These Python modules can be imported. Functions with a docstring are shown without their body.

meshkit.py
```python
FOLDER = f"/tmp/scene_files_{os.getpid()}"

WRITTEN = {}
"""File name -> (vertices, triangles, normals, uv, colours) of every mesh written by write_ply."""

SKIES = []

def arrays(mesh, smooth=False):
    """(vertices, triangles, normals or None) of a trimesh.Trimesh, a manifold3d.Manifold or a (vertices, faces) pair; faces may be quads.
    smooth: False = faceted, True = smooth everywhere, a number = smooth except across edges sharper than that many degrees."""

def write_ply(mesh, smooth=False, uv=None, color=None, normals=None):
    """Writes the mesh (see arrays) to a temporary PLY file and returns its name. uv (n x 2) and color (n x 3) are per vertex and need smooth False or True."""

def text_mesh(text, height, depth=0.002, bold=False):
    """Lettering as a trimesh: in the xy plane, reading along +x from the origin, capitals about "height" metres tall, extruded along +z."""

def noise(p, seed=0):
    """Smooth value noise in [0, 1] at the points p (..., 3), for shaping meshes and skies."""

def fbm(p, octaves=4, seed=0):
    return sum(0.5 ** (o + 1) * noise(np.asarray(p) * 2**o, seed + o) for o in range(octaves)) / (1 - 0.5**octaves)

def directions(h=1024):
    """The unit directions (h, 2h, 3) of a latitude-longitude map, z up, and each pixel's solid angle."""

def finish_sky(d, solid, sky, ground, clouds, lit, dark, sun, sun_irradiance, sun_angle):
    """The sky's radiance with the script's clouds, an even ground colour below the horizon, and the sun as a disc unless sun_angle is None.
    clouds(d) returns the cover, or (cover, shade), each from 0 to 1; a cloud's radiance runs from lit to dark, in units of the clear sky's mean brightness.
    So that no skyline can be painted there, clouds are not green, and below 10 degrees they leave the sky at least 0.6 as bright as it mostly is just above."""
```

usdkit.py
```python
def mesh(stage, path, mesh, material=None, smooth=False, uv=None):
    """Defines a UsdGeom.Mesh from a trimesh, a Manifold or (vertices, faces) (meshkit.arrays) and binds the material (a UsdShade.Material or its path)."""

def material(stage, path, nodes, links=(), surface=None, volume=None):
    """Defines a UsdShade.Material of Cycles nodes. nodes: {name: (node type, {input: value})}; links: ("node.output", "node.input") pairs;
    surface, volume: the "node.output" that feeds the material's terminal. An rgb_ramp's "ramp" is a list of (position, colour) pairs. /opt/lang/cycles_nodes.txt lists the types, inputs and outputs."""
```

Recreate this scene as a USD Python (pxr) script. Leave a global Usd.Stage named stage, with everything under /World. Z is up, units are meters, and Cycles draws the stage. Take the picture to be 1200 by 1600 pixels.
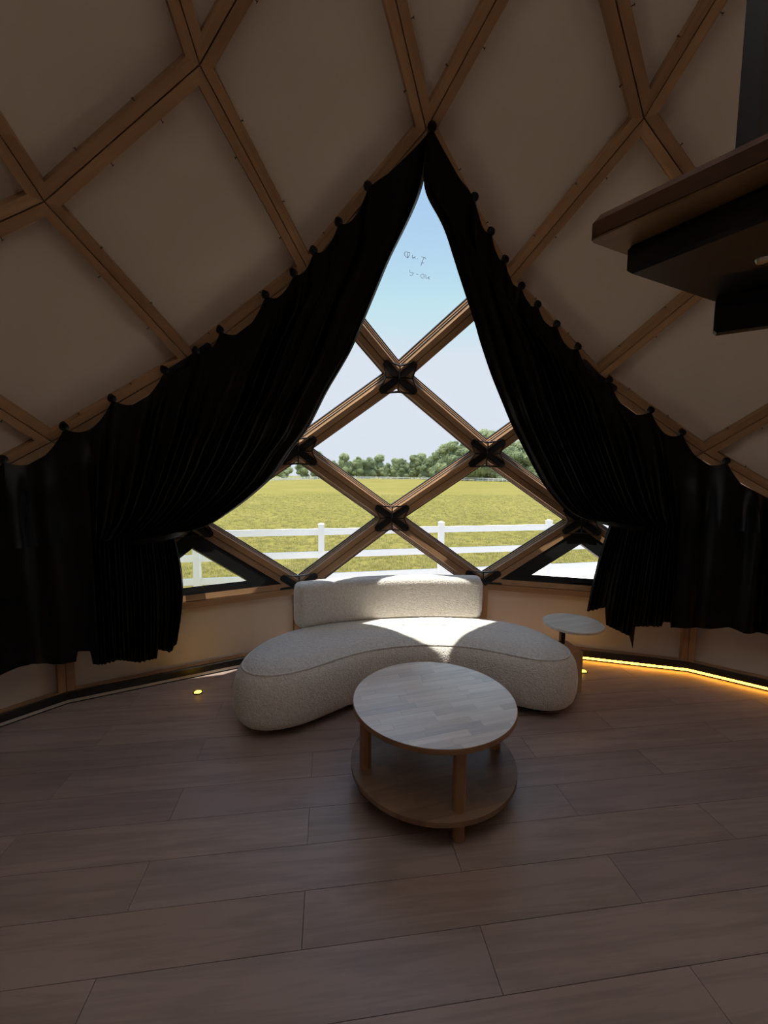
import math, random
import numpy as np, trimesh
from shapely.geometry import Polygon, box as sbox, Point
from scipy.spatial import ConvexHull
import usdkit, meshkit
from pxr import Usd, UsdGeom, UsdLux, UsdShade, Gf, Sdf

stage = Usd.Stage.CreateInMemory()
UsdGeom.SetStageUpAxis(stage, 'Z'); UsdGeom.SetStageMetersPerUnit(stage, 1.0)
UsdGeom.Xform.Define(stage, '/World'); UsdGeom.Scope.Define(stage, '/World/Looks')
rng = np.random.default_rng(7); random.seed(7)
A = np.array

# ------------------------------------------------------------------ camera
CAM = A([-0.5344, 0.5168, 1.6]); FPX = 657.27
RX = A([0.99289, -0.11872, 0.00886]); UP = A([0.00178, 0.08922, 0.99601]); FW = A([0.11904, 0.98891, -0.08879])
cam = UsdGeom.Camera.Define(stage, '/World/camera')
cam.CreateHorizontalApertureAttr(36.0); cam.CreateVerticalApertureAttr(48.0); cam.CreateFocalLengthAttr(36.0 * FPX / 1200)
cam.CreateClippingRangeAttr(Gf.Vec2f(0.05, 3000.0))
cam.AddTransformOp().Set(Gf.Matrix4d(*RX, 0, *UP, 0, *(-FW), 0, *CAM, 1))
cam.CreateExposureAttr(-2.80)

# ------------------------------------------------------------------ sky and sun
SUN_EL, SUN_AZ = 85.6, 262.0            # degrees; azimuth from the window's axis (+y) towards the right (+x)
el, az = math.radians(SUN_EL), math.radians(SUN_AZ)
to_sun = A([math.sin(az) * math.cos(el), math.cos(az) * math.cos(el), math.sin(el)])
sky_mat = usdkit.material(stage, '/World/Looks/sky', {
    's': ('sky_texture', {'sky_type': 'multiple_scattering', 'sun_disc': False, 'sun_elevation': el, 'sun_rotation': az, 'aerosol_density': 1.5, 'air_density': 1.0, 'ozone_density': 1.0}),
    'wb': ('mix_color', {'blend_type': 'multiply', 'fac': 1.0, 'b': (0.89, 0.685, 0.76), 'use_clamp': False}),
    'b': ('background_shader', {'strength': 1.45}), 'cap': ('mix_color', {'blend_type': 'darken', 'fac': 1.0, 'b': (3.7, 3.95, 4.45), 'use_clamp': False})}, [('s.color', 'wb.a'), ('wb.result', 'cap.a'), ('cap.result', 'b.color')], surface='b.background')
dome = UsdLux.DomeLight.Define(stage, '/World/sky')
UsdShade.MaterialBindingAPI.Apply(dome.GetPrim()).Bind(sky_mat)
sun = UsdLux.DistantLight.Define(stage, '/World/sun')
sun.CreateNormalizeAttr(True); sun.CreateIntensityAttr(13.0); sun.CreateAngleAttr(0.53); sun.CreateColorAttr(Gf.Vec3f(1.0, 0.94, 0.85))
zc = to_sun; xc = np.cross([0, 1, 0], zc); xc /= np.linalg.norm(xc); yc = np.cross(zc, xc)
sun.AddTransformOp().Set(Gf.Matrix4d(*xc, 0, *yc, 0, *zc, 0, 0, 0, 30, 1))

# ------------------------------------------------------------------ helpers
used = {}
def numbered(parent, name):
    k = (parent, name); n = used.get(k, 0); used[k] = n + 1
    return name if n == 0 else f'{name}_{n:03d}'
def path_of(parent): return '/World' if parent is None else str(parent.GetPath())
def tag(p, label=None, cat=None, group=None, kind=None):
    for k, v in (('label', label), ('category', cat), ('group', group), ('kind', kind)):
        if v: p.SetCustomDataByKey(k, v)
    return p
def obj(name, mesh, mat, parent=None, smooth=False, uv=None):
    pp = path_of(parent); path = pp + '/' + numbered(pp, name)
    return usdkit.mesh(stage, path, mesh, mat, smooth=smooth, uv=uv).GetPrim()
def thing(name, label=None, cat=None, loc=(0, 0, 0), rotz=0, group=None, kind=None, parent=None):
    pp = path_of(parent)
    x = UsdGeom.Xform.Define(stage, pp + '/' + numbered(pp, name))
    if parent is None:
        x.AddTranslateOp().Set(Gf.Vec3d(*map(float, loc))); x.AddRotateZOp().Set(float(rotz))
    return tag(x.GetPrim(), label, cat, group, kind)
def copy_of(proto, label, loc, rotz=0, scale=1.0):
    was = proto.GetCustomData()
    x = UsdGeom.Xform.Define(stage, '/World/' + numbered('/World', proto.GetName()))
    p = x.GetPrim(); p.GetReferences().AddInternalReference(proto.GetPath()); p.SetInstanceable(True)
    x.ClearXformOpOrder()
    x.AddTranslateOp().Set(Gf.Vec3d(*map(float, loc))); x.AddRotateZOp().Set(float(rotz))
    if scale != 1.0: x.AddScaleOp().Set(Gf.Vec3f(*(np.ones(3) * scale).tolist()))
    return tag(p, label, was.get('category'), was.get('group'))
def hull(pts):
    pts = np.asarray(pts, float); h = ConvexHull(pts, qhull_options='QJ')
    m = trimesh.Trimesh(pts, h.simplices, process=False); m.fix_normals(); m.remove_unreferenced_vertices()
    return m
def flat(mesh):                          # every face its own vertices, so that uv can be given per vertex with flat shading
    v = mesh.vertices[mesh.faces.ravel()]; return trimesh.Trimesh(v, np.arange(len(v)).reshape(-1, 3), process=False)
def board_uv(mesh, axis, seed):
    ax = np.asarray(axis, float); ax /= np.linalg.norm(ax)
    b = np.cross(ax, [0.31, 0.77, 0.55]); b /= np.linalg.norm(b); cc = np.cross(ax, b)
    v = mesh.vertices
    return np.c_[v @ ax + seed * 7.13, v @ b + v @ cc + seed * 3.77]
def bx(c, s):
    m = trimesh.creation.box(s); m.apply_translation(c); return m
def join(ms): return trimesh.util.concatenate(list(ms))
def prism(poly, za, zb):
    p = np.asarray(poly, float)[:, :2]; n = len(p)
    v = np.vstack([np.c_[p, np.full(n, za)], np.c_[p, np.full(n, zb)]])
    f = []
    for i in range(1, n - 1): f += [[0, i + 1, i], [n, n + i, n + i + 1]]
    for i in range(n):
        j = (i + 1) % n; f += [[i, j, n + j], [i, n + j, n + i]]
    return trimesh.Trimesh(v, f, process=False)
def lathe(profile, n=48, loc=(0, 0, 0)):
    p = np.asarray(profile, float); a = np.arange(n) * 2 * np.pi / n
    v = np.stack([p[:, None, 0] * np.cos(a), p[:, None, 0] * np.sin(a), np.repeat(p[:, 1:2], n, 1)], -1).reshape(-1, 3) + A(loc)
    f = []
    for i in range(len(p) - 1):
        for j in range(n):
            a0, a1, b0, b1 = i * n + j, i * n + (j + 1) % n, (i + 1) * n + j, (i + 1) * n + (j + 1) % n
            f += [[a0, a1, b1], [a0, b1, b0]]
    m = trimesh.Trimesh(v, f, process=False); m.merge_vertices(); m.update_faces(m.nondegenerate_faces()); m.fix_normals(); return m
def tube(pts, r, sides=6):
    p = np.asarray(pts, float); t = np.gradient(p, axis=0); t /= np.linalg.norm(t, axis=1, keepdims=True) + 1e-12
    a = np.cross(t, [0.13, 0.21, 0.97]); a /= np.linalg.norm(a, axis=1, keepdims=True) + 1e-12; b = np.cross(t, a)
    an = np.arange(sides) * 2 * np.pi / sides
    v = (p[:, None] + r * (np.cos(an)[None, :, None] * a[:, None] + np.sin(an)[None, :, None] * b[:, None])).reshape(-1, 3)
    f = []
    for i in range(len(p) - 1):
        for j in range(sides):
            a0, a1, b0, b1 = i * sides + j, i * sides + (j + 1) % sides, (i + 1) * sides + j, (i + 1) * sides + (j + 1) % sides
            f += [[a0, a1, b1], [a0, b1, b0]]
    for k in range(1, sides - 1):
        f += [[0, k + 1, k], [len(v) - sides, len(v) - sides + k, len(v) - sides + k + 1]]
    return trimesh.Trimesh(v, f, process=False)
def bar(p, q, w, h, nrm):                # square bar from p to q, w across, h along nrm
    p, q, nrm = A(p), A(q), A(nrm); t = (q - p) / np.linalg.norm(q - p); b = np.cross(t, nrm); b /= np.linalg.norm(b); nn = np.cross(b, t)
    return hull([x + sx * b * w / 2 + sy * nn * h / 2 for x in (p, q) for sx in (-1, 1) for sy in (-1, 1)])
ORD = 'first second third fourth fifth sixth seventh eighth ninth tenth eleventh twelfth thirteenth fourteenth fifteenth sixteenth'.split()

# ------------------------------------------------------------------ materials
MAT = {}
def simple(name, color, rough=0.6, **kw):
    MAT[name] = usdkit.material(stage, '/World/Looks/' + name, {'p': ('principled_bsdf', {'base_color': color, 'roughness': rough, **kw})}, [], surface='p.BSDF'); return MAT[name]
def wood(name, ramp, rough=0.5, su=1.6, sv=26.0, bump=0.08, warp=0.35, spec=0.4, coat=0.0):
    MAT[name] = usdkit.material(stage, '/World/Looks/' + name, {
        'tc': ('texture_coordinate', {}), 'm1': ('mapping', {'scale': (su, sv, 1)}), 'm2': ('mapping', {'scale': (su * 4, sv * 5, 1)}), 'm3': ('mapping', {'scale': (1.1, 5.0, 1)}),
        'n1': ('noise_texture', {'scale': 1.0, 'detail': 4.0, 'roughness': 0.6, 'distortion': warp}),
        'n2': ('noise_texture', {'scale': 1.0, 'detail': 3.0, 'roughness': 0.6}),
        'n3': ('noise_texture', {'scale': 1.0, 'detail': 2.0, 'distortion': 1.2}),
        'w': ('math', {'math_type': 'multiply_add', 'value2': 0.35}), 'w2': ('math', {'math_type': 'multiply_add', 'value2': 0.5, 'value3': -0.4}),
        'r': ('rgb_ramp', {'ramp': ramp}), 'b': ('bump', {'strength': bump, 'distance': 0.002}),
        'p': ('principled_bsdf', {'roughness': rough, 'specular_ior_level': spec, 'coat_weight': coat, 'coat_roughness': 0.22})},
        [('tc.UV', 'm1.vector'), ('tc.UV', 'm2.vector'), ('tc.UV', 'm3.vector'), ('m1.vector', 'n1.vector'), ('m2.vector', 'n2.vector'), ('m3.vector', 'n3.vector'),
         ('n2.fac', 'w.value1'), ('n1.fac', 'w.value3'), ('n3.fac', 'w2.value1'), ('w.value', 'w3.value1'), ('w2.value', 'w3.value2'), ('w3.value', 'r.fac'), ('r.color', 'p.base_color'), ('w.value', 'b.height'), ('b.normal', 'p.normal')]
        if False else
        [('tc.UV', 'm1.vector'), ('tc.UV', 'm2.vector'), ('tc.UV', 'm3.vector'), ('m1.vector', 'n1.vector'), ('m2.vector', 'n2.vector'), ('m3.vector', 'n3.vector'),
         ('n2.fac', 'w.value1'), ('n1.fac', 'w.value3'), ('n3.fac', 'w2.value1'), ('w.value', 'w2.value3'), ('w2.value', 'r.fac'), ('r.color', 'p.base_color'), ('w.value', 'b.height'), ('b.normal', 'p.normal')],
        surface='p.BSDF'); return MAT[name]
def mul(c, k): return tuple(float(x * k) for x in c)
def wr(c, lo=0.7, hi=1.2): return [(0.45, mul(c, lo)), (0.9, c), (1.25 if False else 1.0, mul(c, hi))]
PINE = (0.31, 0.175, 0.085)
for i, k in enumerate((0.9, 1.0, 1.1)): wood(f'pine_{i}', wr(mul(PINE, k), 0.72, 1.12), 0.5)
FLOOR = (0.305, 0.228, 0.205)
for i, (k, t) in enumerate(((0.92, (1, 1, 1)), (1.0, (1.03, 1, .96)), (1.06, (1, 1, 1)), (0.97, (1, .98, 1.02)), (1.1, (1.02, 1, .97)))):
    wood(f'floor_oak_{i}', wr(tuple(a * b * k for a, b in zip(FLOOR, t)), 0.66, 1.15), 0.36, su=1.3, sv=16, bump=0.05, warp=0.8, spec=0.8)
STAVE = [(0.46, 0.33, 0.235), (0.52, 0.38, 0.28), (0.40, 0.275, 0.19), (0.56, 0.42, 0.31), (0.48, 0.33, 0.22), (0.33, 0.225, 0.16)]
for i, k in enumerate(STAVE): wood(f'stave_{i}', wr(tuple(0.65 * 1.45 * x + 0.35 * 0.5 for x in k), 0.75, 1.1), 0.32, su=2.2, sv=30, bump=0.03, spec=0.9, coat=1.0)
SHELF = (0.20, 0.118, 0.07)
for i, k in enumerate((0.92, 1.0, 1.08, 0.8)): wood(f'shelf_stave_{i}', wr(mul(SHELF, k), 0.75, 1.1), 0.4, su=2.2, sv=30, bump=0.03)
wood('table_leg', wr((0.27, 0.14, 0.07), 0.75, 1.1), 0.4)
wood('block_oak', wr((0.42, 0.27, 0.15), 0.75, 1.1), 0.55)
wood('pale_top', wr((0.62, 0.53, 0.44), 0.7, 1.08), 0.4, su=1.2, sv=14)
wood('tread_lit_under', wr((0.20, 0.115, 0.042), 0.75, 1.1), 0.5)  # tread wood again, paler: light on the underside is in the colour
wood('tread_wood', wr((0.065, 0.028, 0.012), 0.75, 1.1), 0.7, spec=0.12)
MAT['panel'] = usdkit.material(stage, '/World/Looks/panel', {
    'g': ('geometry', {}), 'n': ('noise_texture', {'scale': 160.0, 'detail': 3.0}), 'n2': ('noise_texture', {'scale': 1.3, 'detail': 2.0}),
    'r': ('rgb_ramp', {'ramp': [(0.3, (0.60, 0.51, 0.415)), (0.7, (0.66, 0.565, 0.465))]}), 'b': ('bump', {'strength': 0.15, 'distance': 0.002}),
    'p': ('principled_bsdf', {'roughness': 0.85, 'specular_ior_level': 0.2})},
    [('g.position', 'n.vector'), ('g.position', 'n2.vector'), ('n2.fac', 'r.fac'), ('r.color', 'p.base_color'), ('n.fac', 'b.height'), ('b.normal', 'p.normal')], surface='p.BSDF')
simple('steel_black', (0.007, 0.007, 0.008), 0.42, specular_ior_level=0.35)
simple('bracket_edge', (0.012, 0.012, 0.013), 0.3)
simple('frame_black', (0.008, 0.0085, 0.009), 0.45, specular_ior_level=0.22)
simple('peg_black', (0.004, 0.004, 0.004), 0.6, specular_ior_level=0.15)
simple('gasket', (0.02, 0.02, 0.02), 0.5)
simple('glazing_strip', (0.52, 0.42, 0.36), 0.35)
simple('screw_steel', (0.05, 0.035, 0.025), 0.4, metallic=0.6)
simple('bolt_steel', (0.6, 0.6, 0.6), 0.3, metallic=1.0)
simple('shell', (0.55, 0.5, 0.45), 0.8)
simple('subfloor', (0.05, 0.035, 0.03), 0.9)
simple('channel', (0.012, 0.011, 0.011), 0.4)
simple('diffuser_off', (0.55, 0.50, 0.44), 0.3)
simple('paint_white', (0.92, 0.92, 0.91), 0.5)
simple('marker_ink', (0.30, 0.40, 0.55), 0.6)
simple('table_edge', (0.25, 0.13, 0.065), 0.4)
def glow(name, color, strength):
    MAT[name] = usdkit.material(stage, '/World/Looks/' + name, {'e': ('emission', {'color': color, 'strength': strength})}, [], surface='e.emission')
glow('led_lit', (1.0, 0.37, 0.035), 80.0)
glow('spot_lit', (1.0, 0.52, 0.006), 420.0)
MAT['glass'] = usdkit.material(stage, '/World/Looks/glass', {
    'f': ('fresnel', {'IOR': 1.45}), 't': ('transparent_bsdf', {'color': (0.97, 0.985, 0.98)}), 'g': ('glossy_bsdf', {'color': (1, 1, 1), 'roughness': 0.0}), 'm': ('mix_closure', {}), 'ge': ('geometry', {}), 'i': ('math', {'math_type': 'multiply_add', 'value2': -1.0, 'value3': 1.0}), 'x': ('math', {'math_type': 'multiply'})},
    [('ge.backfacing', 'i.value1'), ('i.value', 'x.value1'), ('f.fac', 'x.value2'), ('x.value', 'm.fac'), ('t.BSDF', 'm.closure1'), ('g.BSDF', 'm.closure2')], surface='m.closure')
MAT['opal'] = usdkit.material(stage, '/World/Looks/opal', {'t': ('translucent_bsdf', {'color': (0.84, 0.83, 0.82)}), 'd': ('diffuse_bsdf', {'color': (0.3, 0.3, 0.3)}), 'm': ('add_closure', {})},
    [('t.BSDF', 'm.closure1'), ('d.BSDF', 'm.closure2')], surface='m.closure')  # translucent panes of the added fill-light cells
MAT['curtain'] = usdkit.material(stage, '/World/Looks/curtain', {
    'tc': ('texture_coordinate', {}), 'm': ('mapping', {'scale': (400, 60, 1)}), 'n': ('noise_texture', {'scale': 1.0, 'detail': 2.0}), 'b': ('bump', {'strength': 0.06, 'distance': 0.001}),
    'p': ('principled_bsdf', {'base_color': (0.0022, 0.0022, 0.0024), 'roughness': 0.36, 'specular_ior_level': 0.15})},
    [('tc.UV', 'm.vector'), ('m.vector', 'n.vector'), ('n.fac', 'b.height'), ('b.normal', 'p.normal')], surface='p.BSDF')
MAT['boucle'] = usdkit.material(stage, '/World/Looks/boucle', {
    'g': ('geometry', {}), 'v': ('voronoi_texture', {'scale': 105.0, 'feature': 'smooth_f1', 'smoothness': 0.4}), 'n': ('noise_texture', {'scale': 60.0, 'detail': 3.0}), 'a': ('math', {'math_type': 'multiply_add', 'value2': -0.8}),
    'b': ('bump', {'strength': 0.8, 'distance': 0.006}), 'r': ('rgb_ramp', {'ramp': [(0.2, (0.64, 0.59, 0.52)), (0.75, (0.84, 0.80, 0.75))]}),
    'p': ('principled_bsdf', {'roughness': 0.95, 'specular_ior_level': 0.15, 'sheen_weight': 0.5, 'sheen_roughness': 0.35})},
    [('g.position', 'v.vector'), ('g.position', 'n.vector'), ('v.distance', 'a.value1'), ('n.fac', 'a.value3'), ('a.value', 'b.height'), ('n.fac', 'r.fac'), ('r.color', 'p.base_color'), ('b.normal', 'p.normal')], surface='p.BSDF')
MAT['meadow'] = usdkit.material(stage, '/World/Looks/meadow', {
    'g': ('geometry', {}), 'm': ('mapping', {'scale': (1, 1, 1)}), 'n1': ('noise_texture', {'scale': 0.12, 'detail': 5.0, 'roughness': 0.65}), 'n2': ('noise_texture', {'scale': 5.0, 'detail': 6.0, 'roughness': 0.75}),
    'a': ('math', {'math_type': 'multiply_add', 'value2': 0.55}), 'm2': ('math', {'math_type': 'multiply', 'value2': 0.5}), 'r': ('rgb_ramp', {'ramp': [(0.33, (0.16, 0.155, 0.042)), (0.5, (0.215, 0.195, 0.052)), (0.70, (0.30, 0.255, 0.085))]}),
    'b': ('bump', {'strength': 0.6, 'distance': 0.05}), 'p': ('principled_bsdf', {'roughness': 0.95, 'specular_ior_level': 0.05})},
    [('g.position', 'n1.vector'), ('g.position', 'n2.vector'), ('n1.fac', 'm2.value1'), ('n2.fac', 'a.value1'), ('m2.value', 'a.value3'), ('a.value', 'r.fac'), ('r.color', 'p.base_color'), ('n2.fac', 'b.height'), ('b.normal', 'p.normal')], surface='p.BSDF')
def leaf_mat(name, c):
    MAT[name] = usdkit.material(stage, '/World/Looks/' + name, {'p': ('principled_bsdf', {'base_color': c, 'roughness': 0.6, 'specular_ior_level': 0.2}), 't': ('translucent_bsdf', {'color': mul(c, 1.3)}), 'm': ('mix_closure', {'fac': 0.35})},
        [('p.BSDF', 'm.closure1'), ('t.BSDF', 'm.closure2')], surface='m.closure')
leaf_mat('leaf_mid', (0.34, 0.39, 0.22)); leaf_mat('leaf_pale', (0.40, 0.45, 0.27)); leaf_mat('leaf_dark', (0.29, 0.345, 0.20))  # greens lightened: distance haze is put into the leaf colour
leaf_mat('grass_straw', (0.42, 0.37, 0.15)); leaf_mat('grass_green', (0.31, 0.30, 0.095))
simple('bark', (0.12, 0.09, 0.06), 0.9)
MAT['deck'] = usdkit.material(stage, '/World/Looks/deck', {
    'g': ('geometry', {}), 'm': ('mapping', {'scale': (0.5, 5.0, 1)}), 'n': ('noise_texture', {'scale': 1.0, 'detail': 4.0}), 'r': ('rgb_ramp', {'ramp': [(0.3, (0.62, 0.50, 0.45)), (0.6, (0.75, 0.68, 0.63))]}), 'p': ('principled_bsdf', {'roughness': 0.8})},
    [('g.position', 'm.vector'), ('m.vector', 'n.vector'), ('n.fac', 'r.fac'), ('r.color', 'p.base_color')], surface='p.BSDF')

# ------------------------------------------------------------------ the dome: a polar zonohedron of sixteen meridians
N = 16; ES, EC, Z0 = 0.85083, 0.59561, 0.60484; RM = ES / math.sin(math.pi / N)
def V(k, m):
    if k == 9: return A([0, 0, Z0 + 9 * EC])
    r = RM * math.sin(math.pi * (9 - k) / N); t = m * math.pi / N
    return A([r * math.sin(t), r * math.cos(t), Z0 + k * EC])
def cell(k, m):                         # inner corners of a cell, in order; k = level of its side corners
    if k == 0: return [V(0, m - 1), V(0, m + 1), V(1, m)]
    return [V(k - 1, m), V(k, m + 1), V(k + 1, m), V(k, m - 1)]
def nrm_of(P):
    n = np.cross(P[1] - P[0], P[-1] - P[0]); n /= np.linalg.norm(n)
    return n if n @ (P[0] + P[1] - A([0, 0, 3.2])) > 0 else -n
def vout(k, m):                         # outward mitre vector of a corner, one unit of depth in every adjoining cell
    if k == 0: t = m * math.pi / N; return A([math.sin(t), math.cos(t), -0.05]) / math.cos(math.pi / N)
    if k == 9: return A([0, 0, 1.12])
    ns = []
    for dk, dm in ((0, -1), (0, 1), (1, 0), (-1, 0)):
        kk, mm = k + dk, m + dm
        if 0 <= kk <= 8: ns.append(nrm_of(cell(kk, mm)))
    return np.linalg.lstsq(A(ns), np.ones(len(ns)), rcond=None)[0]
def cell_out(k, m):
    if k == 0: return [vout(0, m - 1), vout(0, m + 1), vout(1, m)]
    return [vout(k - 1, m), vout(k, m + 1), vout(k + 1, m), vout(k, m - 1)]
def inset(P, w):
    """polygon P moved in by w[i] along edge i (P[i] to P[i+1]), in its own plane"""
    n = nrm_of(P); c = np.mean(P, 0); k = len(P); L = []
    for i in range(k):
        a, b = P[i], P[(i + 1) % k]; t = (b - a) / np.linalg.norm(b - a); u = np.cross(n, t)
        if u @ (c - a) < 0: u = -u
        L.append((a + u * w[i], t, u))
    out = []
    for i in range(k):                  # corner i joins edge i-1 and edge i
        a0, t0, _ = L[i - 1]; a1, _, u1 = L[i]
        out.append(a0 + t0 * ((a1 - a0) @ u1) / (t0 @ u1))
    return out
seed = [0]
def boards(P, O, w, d0, d1, mat, parent, name, joint=0.0):
    """one board per edge: from the mitre planes at the cell's edge to w[i] inside it, between the depths d0 and d1"""
    n = nrm_of(P); k = len(P); Q = inset(P, w); G = inset(P, [joint] * k) if joint else P
    made = []
    for i in range(k):
        j = (i + 1) % k; pts = []
        for a in (i, j):
            if joint:
                pts += [G[a] + O[a] * d0, P[a] + O[a] * (d0 + 0.012)]
            else: pts += [P[a] + O[a] * d0]
            pts += [P[a] + O[a] * d1, Q[a] + n * d0, Q[a] + n * d1]
        m = flat(hull(pts)); seed[0] += 1
        mm = mat if not isinstance(mat, (list, tuple)) else mat[seed[0] % len(mat)]
        made.append(obj(name, m, MAT[mm], parent, uv=board_uv(m, P[j] - P[i], seed[0])))
    return made
def slab(P, O, d0, d1): return hull([p + o * d for p, o in zip(P, O) for d in (d0, d1)])
PINES = ['pine_0', 'pine_1', 'pine_2']
def in_view(P, margin=260):
    for p in P:
        d = p - CAM; z = d @ FW
        if z > 0.15:
            x, y = 600 + FPX * (d @ RX) / z, 800 - FPX * (d @ UP) / z
            if -margin < x < 1200 + margin and -margin < y < 1600 + margin: return True
    return False
glazed = {(4, 0): 'topmost diamond window between the curtains, marker writing on its glass',
          (3, -1): 'second-row diamond window beside the left curtain edge, open sky behind it', (3, 1): 'second-row diamond window beside the right curtain edge, sky and treetop behind it',
          (2, -2): 'third-row diamond window wholly behind the left curtain', (2, 0): 'central diamond window showing sky above the far tree line', (2, 2): 'third-row diamond window mostly behind the right curtain, trees in its open corner',
          (1, -3): 'fourth-row diamond window wholly behind the left curtain, furthest left', (1, -1): 'lower left diamond window showing meadow and white fence', (1, 1): 'lower right diamond window showing meadow and white fence', (1, 3): 'fourth-row diamond window behind the right curtain, a white rail in its open corner',
          (0, -4): 'low triangular window at the far left end, behind the curtain', (0, -2): 'low triangular window with wide black opening frame left of the sofa', (0, 0): 'low triangular window directly behind the sofa backrest', (0, 2): 'low triangular window with wide black opening frame right of the sofa', (0, 4): 'low triangular window at the far right end, behind the curtain'}
FILL_CELLS = [(8, q) for q in range(-12, 13, 2)] + [(7, q) for q in range(-11, 12, 2)]  # added unseen cells that brighten the room from overhead
for i_, c_ in enumerate(FILL_CELLS): glazed[c_] = f'added fill-light cell number {i_ + 1} around the dome apex, out of sight above'

ceiling = thing('ceiling', 'dome of cream diamond panels framed in paired pine boards', kind='structure')
rear = []
for k in range(0, 9):
    for m in range(-16, 16):
        if (k + m) % 2: continue
        if (k, m) in glazed: continue
        if k == 0 and (m % 2): continue
        P, O = cell(k, m), cell_out(k, m)
        if not in_view(P):
            rear.append(slab(P, O, 0.0, 0.10)); continue
        panel = obj('roof_panel', slab(P, O, 0.062, 0.10), MAT['panel'], ceiling)
        boards(P, O, [0.052] * len(P), 0.0, 0.066, PINES, panel, 'frame_board', joint=0.0035)
        n = nrm_of(P); Q = inset(P, [0.052] * len(P)); sc = []
        for i in range(len(P)):
            a, b = Q[i], Q[(i + 1) % len(P)]; cen = np.mean(P, 0)
            u = cen - (a + b) / 2; u -= (u @ (b - a)) * (b - a) / ((b - a) @ (b - a)); u /= np.linalg.norm(u)
            for t in (0.22, 0.63):
                q = a + (b - a) * (t + rng.uniform(-.05, .05)) + n * rng.uniform(0.01, 0.03)
                e = q + u * 0.014 - n * 0.004
                sc += [bar(q - u * 0.01, e, 0.004, 0.004, n), bar(e - (b - a) * 0.006, e + (b - a) * 0.006 - n * 0.006, 0.003, 0.003, n)]
        tag(obj('screw_tips', join(sc), MAT['screw_steel'], panel), kind='stuff')
obj('rear_lining', join(rear), MAT['panel'], ceiling)

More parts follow.
